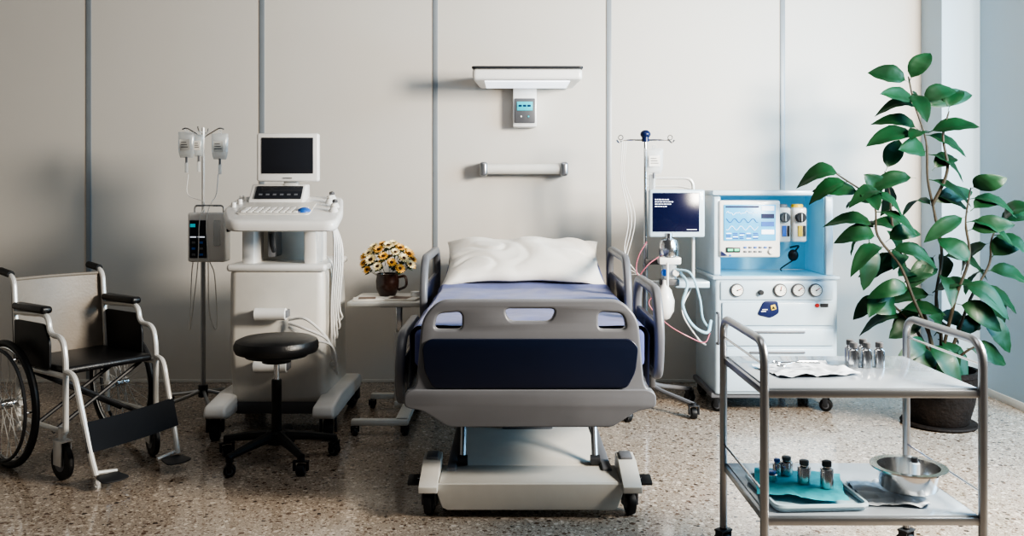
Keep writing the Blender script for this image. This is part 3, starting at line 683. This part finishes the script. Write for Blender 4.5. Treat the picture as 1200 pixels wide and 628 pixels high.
# badge: slanted deep blue label with small yellow warning sign and white marks
b=MB();b.plate([hole([(-.05,-.03),(-.012,.05),(.07,.052),(.08,-.02),(.03,-.05)],.018)],.006,M_dblue,T((1.50,5.182,.62))@PXZ,.002)
b.plate([hole([(-.012,-.018),(-.018,.012),(.008,.020),(.018,-.008)],.003)],.004,M_yellow,T((1.545,5.177,.632))@PXZ,.001)
b.add([(1.535,5.174,.622),(1.555,5.174,.627),(1.541,5.174,.643)],[[0,1,2]],M_black)
b.b2(1.472,1.50,5.176,5.179,.607,.612,M_white);b.b2(1.478,1.51,5.176,5.179,.618,.623,M_white)
b.done('warning_badge',body)
b=MB();b.cyl((1.805,5.178,.645),(1.805,5.19,.645),.012,M_red,16);b.b2(1.825,1.87,5.180,5.188,.635,.655,M_dgrey);b.done('emergency_switch',body)
for i,(z0,z1) in enumerate(((.52,.665),(.40,.51),(.28,.39),(.13,.27))):
    b=MB();b.b2(x0+.04,x1-.03,5.186,5.203,z0+.004,z1-.004,M_mach,.006);d=b.done('drawer',body)
    if i:
        b=MB();b.b2(x0+.2,x1-.2,5.176,5.19,z1-.03,z1-.018,M_grey,.004);b.done('handle',d)
b=MB();b.tube(fil([(x0+.01,5.19,.60),(x0+.01,5.15,.60),(x0+.01,5.15,.42),(x0+.01,5.19,.42)],.02),.008,M_grey);b.done('side_handle',body)
b=MB();b.b2(x0-.02,x1+.02,5.22,5.75,.085,.12,M_grey,.012);b.done('base_frame',an)
for x in(x0+.03,x1-.05):
    caster(an,(x,5.26,0),.038,.035,60,M_dgrey,top=.02);caster(an,(x,5.68,0),.038,.035,20,M_dgrey,top=.02)

# ================= TROLLEY =================
X0,X1,Y0,Y1=.772,1.44,2.68,3.2
tr=thing('medical_trolley','two-shelf steel instrument trolley with tubular push handles','trolley',((X0+X1)/2,2.94,0))
for x in(X0,X1):
    b=MB();b.tube(fil([(x,Y1,.10),(x,Y1,.865),(x,Y0,.865),(x,Y0,.10)],.075,8),.0135,M_alu,14);b.done('end_frame',tr)
    for y in(Y0,Y1):
        caster(tr,(x,y,0),.04,.03,35,M_dgrey,top=.02)
for z in(.725,.335):
    b=MB();b.b2(X0-.0,X1+.0,Y0-.005,Y1+.005,z-.03,z-.006,M_alu,.004);b.b2(X0+.012,X1-.012,Y0+.004,Y1-.004,z-.012,z,M_topsh,.003);b.done('shelf',tr)
    for x in(X0,X1):
        b=MB();b.tube([(x,Y0,z+.07),(x,Y1,z+.07)],.004,M_chrome,8);b.done('guard_rail',tr)
def cloth(name,c,w,d,rot,m,lab,cat,amp=.012,seed=0,warp=1):
    b=MB()
    def f(u,v):
        x=(u-.5)*w;y=(v-.5)*d
        n1=abs(noise.noise(V((x*14+seed,y*14,seed))))+.5*abs(noise.noise(V((x*32+seed,y*30,seed))))
        ex=warp*.02*noise.noise(V((x*8,y*8,seed+5)));ey=warp*.02*noise.noise(V((x*8,y*8,seed+9)))
        return V((x+ex,y+ey,.002+amp*n1*2))
    b.grid(f,36,30,m,T(V(c))@RZ(rot))
    return b.done(name,label=lab,category=cat,origin=c,ang=60)
ZT=.7255;ZL=.3355
cloth('cloth',(.985,2.93,ZT),.27,.20,12,M_coolcloth,'rumpled white gauze cloth on upper trolley shelf','cloth',.010,3,2)
def vial(x,y,z,r,h,lab,grp,tone=None):
    b=MB();b.lathe([(0,z),(r,z),(r,z+h*.66),(r*.95,z+h*.7),(r*.6,z+h*.76),(r*.6,z+h*.82)],M_chrome,T((x,y,0)),20)
    b.lathe([(0,z+h*.80),(r*.72,z+h*.80),(r*.72,z+h*.98),(r*.6,z+h),(0,z+h)],tone or M_grey2,T((x,y,0)),20)
    return b.done('vial',label=lab,category='vial',group=grp,origin=(x,y,z))
for x,y in((1.175,3.045),(1.21,2.99),(1.255,2.995),(1.225,3.06),(1.165,2.99)):
    vial(x,y,ZT,.018,.085,'small silver capped medicine vial on upper shelf','vials on the upper shelf')
b=MB()
b.tube(sm([(.90,2.90,ZT+.026),(.96,2.94,ZT+.028),(1.03,2.96,ZT+.026)]),.003,M_chrome,6)
b.tube(sm([(.90,2.94,ZT+.026),(.96,2.93,ZT+.029),(1.03,2.93,ZT+.026)]),.003,M_chrome,6)
b.torus((.888,2.89,ZT+.026),.013,.003,M_chrome,'Z',16,6);b.torus((.888,2.945,ZT+.026),.013,.003,M_chrome,'Z',16,6)
b.done('scissors',label='steel surgical scissors lying on the white cloth',category='scissors',origin=(.95,2.93,ZT+.025))
def tray(c,w,d,rot,lab,m_):
    b=MB();M=T(V(c))@RZ(rot)
    o=fil([(-w/2,-d/2,0),(w/2,-d/2,0),(w/2,d/2,0),(-w/2,d/2,0)],.03,5,True);b.plate([o],.008,m_,M@T((0,0,.0045)),.003)
    b.tube([V((p.x,p.y,.016)) for p in o],.008,m_,6,M,closed=True)
    b.done('tray',label=lab,category='tray',origin=c)
tray((.955,2.865,ZL),.29,.31,3,'pale blue tray lined with a turquoise cloth on lower shelf',M_ptray)
cloth('cloth',(.945,2.885,ZL+.026),.28,.27,-14,M_teal,'folded turquoise surgical cloth lining the tray','cloth',.004,8)
for i,(x,y,h,t) in enumerate(((.86,3.0,.05,M_grey2),(.895,2.96,.055,M_blue),(.96,2.88,.075,M_grey2),(1.02,2.84,.085,M_dgrey),(.93,2.97,.06,M_grey2),(.86,2.91,.03,M_blue))):
    vial(x,y,ZL+.033,.014 if i<2 else .021,h,'small steel medicine vial on lower shelf','vials on the lower shelf',t)
cloth('cloth',(1.225,2.87,ZL),.20,.24,-8,M_coolcloth,'rumpled white cotton cloth beneath the basin','cloth',.012,21,1)
BX,BY=1.285,2.84;Z0=ZL+.028
b=MB();b.lathe([(0,Z0),(.078,Z0),(.088,Z0+.008),(.098,Z0+.066),(.118,Z0+.070),(.118,Z0+.075),(.095,Z0+.074),(.084,Z0+.014),(0,Z0+.006)],M_steel,T((BX,BY,0)),40)
b.done('basin',label='shallow wide-rimmed steel basin on lower trolley shelf',category='basin',origin=(BX,BY,Z0),ang=60)
b=MB();b.cyl((BX+.02,BY,Z0+.007),(BX+.02,BY,Z0+.085),.016,M_clear,14,.003);b.cyl((BX+.02,BY,Z0+.085),(BX+.02,BY,Z0+.10),.01,M_dgrey);b.done('vial',label='clear glass vial standing in the steel basin',category='vial',origin=(BX+.02,BY,Z0+.007))

# ================= PLANT =================
px_,py_=2.42,4.97
pl=thing('potted_rubber_plant','tall leafy rubber plant with dark glossy leaves in brown pot','plant',(px_,py_,0))
b=MB();b.lathe([(0,.0),(.14,.0),(.155,.01),(.185,.12),(.20,.24),(.205,.275),(.212,.28),(.212,.305),(.19,.305),(.18,.26),(0,.25)],M_pot,T((px_,py_,.012)),40)
b.done('pot',pl)
b=MB();b.lathe([(0,0),(.19,0),(.205,.012),(.2,.02),(0,.014)],M_pot,T((px_,py_,0)),40);b.done('saucer',pl)
b=MB();b.lathe([(0,.275),(.186,.268)],M_soil,T((px_,py_,0)),30);b.done('soil',pl)
# plant drawing unit: 1/209 m, measured from a point 1.335 m above the pot
def L(a,c,dy=0):return V((px_+(a-1105)/209.,py_+dy,1.335-(c-221)/209.))
st_=[ [(1103,445,0),(1110,400,.02),(1104,350,.02),(1112,300,.03),(1102,250,.02),(1092,210,0),(1090,165,0),(1076,120,0),(1069,88,0)],
 [(1100,445,0),(1092,400,-.04),(1066,350,-.1),(1048,310,-.12),(1022,275,-.12),(1016,235,-.12),(975,203,-.1)],
 [(1107,445,0),(1122,395,-.04),(1136,350,-.06),(1158,310,-.06),(1162,280,-.05),(1176,255,-.05)],
 [(1101,445,0),(1098,380,.08),(1078,320,.12),(1062,270,.12),(1058,230,.12),(1050,200,.1)],
 [(1108,420,0),(1114,350,-.1),(1126,300,-.14),(1124,260,-.12),(1132,220,-.1)],
 [(1100,430,0),(1080,385,.05),(1055,360,.05),(1040,345,.05)],
 [(1098,240,0),(1110,200,-.05),(1105,160,-.05),(1112,130,-.05)],
 [(1098,442,0),(1084,410,-.1),(1070,395,-.14)],
 [(1110,442,0),(1124,412,-.1),(1140,400,-.14)]]
b=MB()
for i,s in enumerate(st_):b.tube(sm([L(*p) for p in s],6),[.010,.0085,.007,.005,.0035],M_bark,7)
b.done('stems',pl)
LV=[(1066,100,1030,80),(1070,98,1084,66),(1085,128,1150,100),(1088,122,1122,94),(1085,130,1046,120),(1080,145,1030,130),(1075,118,1022,106),(1090,150,1138,142),(1072,155,1012,160),
(1090,185,1046,168),(1095,195,1124,178),(1075,208,1020,214),(985,206,934,204),(1000,222,950,218),(1030,228,985,226),(1100,240,1156,216),(1105,225,1140,240),
(1020,262,964,250),(1022,280,976,270),(1030,296,980,304),(1040,288,1068,260),(1165,262,1208,250),(1125,275,1156,258),(1112,305,1162,312),(1100,300,1074,328),(1080,312,1034,302),(1062,334,1018,334),
(1150,322,1206,324),(1160,300,1188,276),(1102,348,1054,352),(1112,356,1158,368),(1060,366,1026,350),(1102,384,1138,400),(1095,372,1054,392),(1155,372,1172,398),(1085,282,1048,256),
(1095,342,1126,326),(1010,280,1008,316),(1125,312,1106,284),(1070,300,1058,278),(1045,225,1022,198),(1050,200,1062,174),(1130,222,1152,194),
(1128,240,1164,232),(1112,130,1126,104),(1090,330,1060,318),(1110,372,1148,380),(1172,264,1188,240),(1150,340,1178,364),
(1080,398,1036,404),(1078,400,1096,430),(1130,404,1168,416),(1120,405,1108,436),(1100,392,1080,352),(1118,396,1150,372),(1086,408,1054,424),(1104,400,1120,428)]
def leaf(b,p0,p1,w,ref,bend):
    d=p1-p0;Ln=d.length;d.normalize()
    s=d.cross(ref)
    s=s.normalized();nrm=s.cross(d).normalized()
    N=10;vs=[];fs=[]
    for i in range(N+1):
        t=i/N
        tt=max(0,(t-.10)/.90)
        wd=w*(math.sin(math.pi*min(1,tt**.85))**.72 if tt>0 else .03)
        if i==N:wd=.001
        c=p0+d*(Ln*t)+nrm*(bend*math.sin(math.pi*t)*.6)+V((0,0,-bend*t*t*1.0))
        for k,(q,h) in enumerate(((-1,.12),(-.55,.15),(0,-.05),(.55,.15),(1,.12))):
            vs.append(c+s*(wd*q)+nrm*(h*wd*1.2+.003*math.sin(t*22+k)))
    for i in range(N):
        for k in range(4):a=i*5+k;fs.append([a,a+1,a+6,a+5])
    b.add(vs,fs,M_leaf)
b=MB()
allst=[p for s in st_ for p in s]
for i,(a,c,e,f) in enumerate(LV):
    near=min(allst,key=lambda p:(p[0]-a)**2+(p[1]-c)**2)
    dy=near[2]+random.uniform(-.03,.03)
    p0=L(near[0]*.35+a*.65,near[1]*.35+c*.65,dy);p1=L(e,f,dy+random.uniform(-.14,.08))
    d=p1-p0
    if d.length<.24:p1=p0+d*(.24/d.length)
    ref=V((random.uniform(-.4,.4),-1+random.uniform(-.2,.3),random.uniform(.2,1.5)))
    leaf(b,p0,p1,random.uniform(.050,.066),ref,random.uniform(.03,.09))
for k in range(40):
    s=st_[(0,1,2,3,4,1,0,5)[k%8]]
    P=sm([L(*p) for p in s],6);p0=P[int(len(P)*random.uniform(.28,.95))]
    a=random.uniform(0,2*math.pi);p1=p0+V((math.cos(a),math.sin(a)*.8,random.uniform(-.6,.2))).normalized()*random.uniform(.2,.26)
    leaf(b,p0,p1,random.uniform(.044,.058),V((random.uniform(-.4,.4),-.8,random.uniform(.6,1.4))),random.uniform(.03,.08))
b.done('foliage',pl,ang=60,label='dark green glossy oval leaves')

# ================= LIGHT =================
def area(name,loc,tgt,size,power,rgb,sy=None):
    ld=bpy.data.lights.new(name,'AREA');ld.energy=power;ld.size=size;ld.color=rgb
    if sy:ld.shape='RECTANGLE';ld.size_y=sy
    o=bpy.data.objects.new(name,ld);COL.objects.link(o);o.location=loc
    o.rotation_euler=(V(tgt)-V(loc)).to_track_quat('-Z','Y').to_euler();return o
area('window_light',(3.0,2.3,2.2),(-.1,5.8,1.3),.85,300,(1,.90,.77),.85)
area('sky_light',(3.7,3.8,1.9),(1.6,5.8,1.1),1.8,140,(.36,.70,1),2.4)
area('overhead_area',(.5,3.4,3.9),(.3,4.4,0),2.5,24,(1,.97,.93),1.5)  # weak broad area lamp high over the room, no fixture modelled
w=bpy.data.worlds.new('world');S.world=w;w.use_nodes=True
w.node_tree.nodes['Background'].inputs[0].default_value=(.78,.78,.80,1);w.node_tree.nodes['Background'].inputs[1].default_value=.125
S.view_settings.view_transform='AgX'
try:S.view_settings.look='AgX - High Contrast'
except Exception:pass
S.view_settings.exposure=0.15
# ================= CAMERA =================
cd=bpy.data.cameras.new('camera');cam=bpy.data.objects.new('camera',cd);COL.objects.link(cam)
cam.location=(0,0,1.335);cam.rotation_euler=(math.pi/2,0,0)
cd.sensor_width=36;cd.lens=30.81;cd.shift_y=-.0775
S.camera=cam
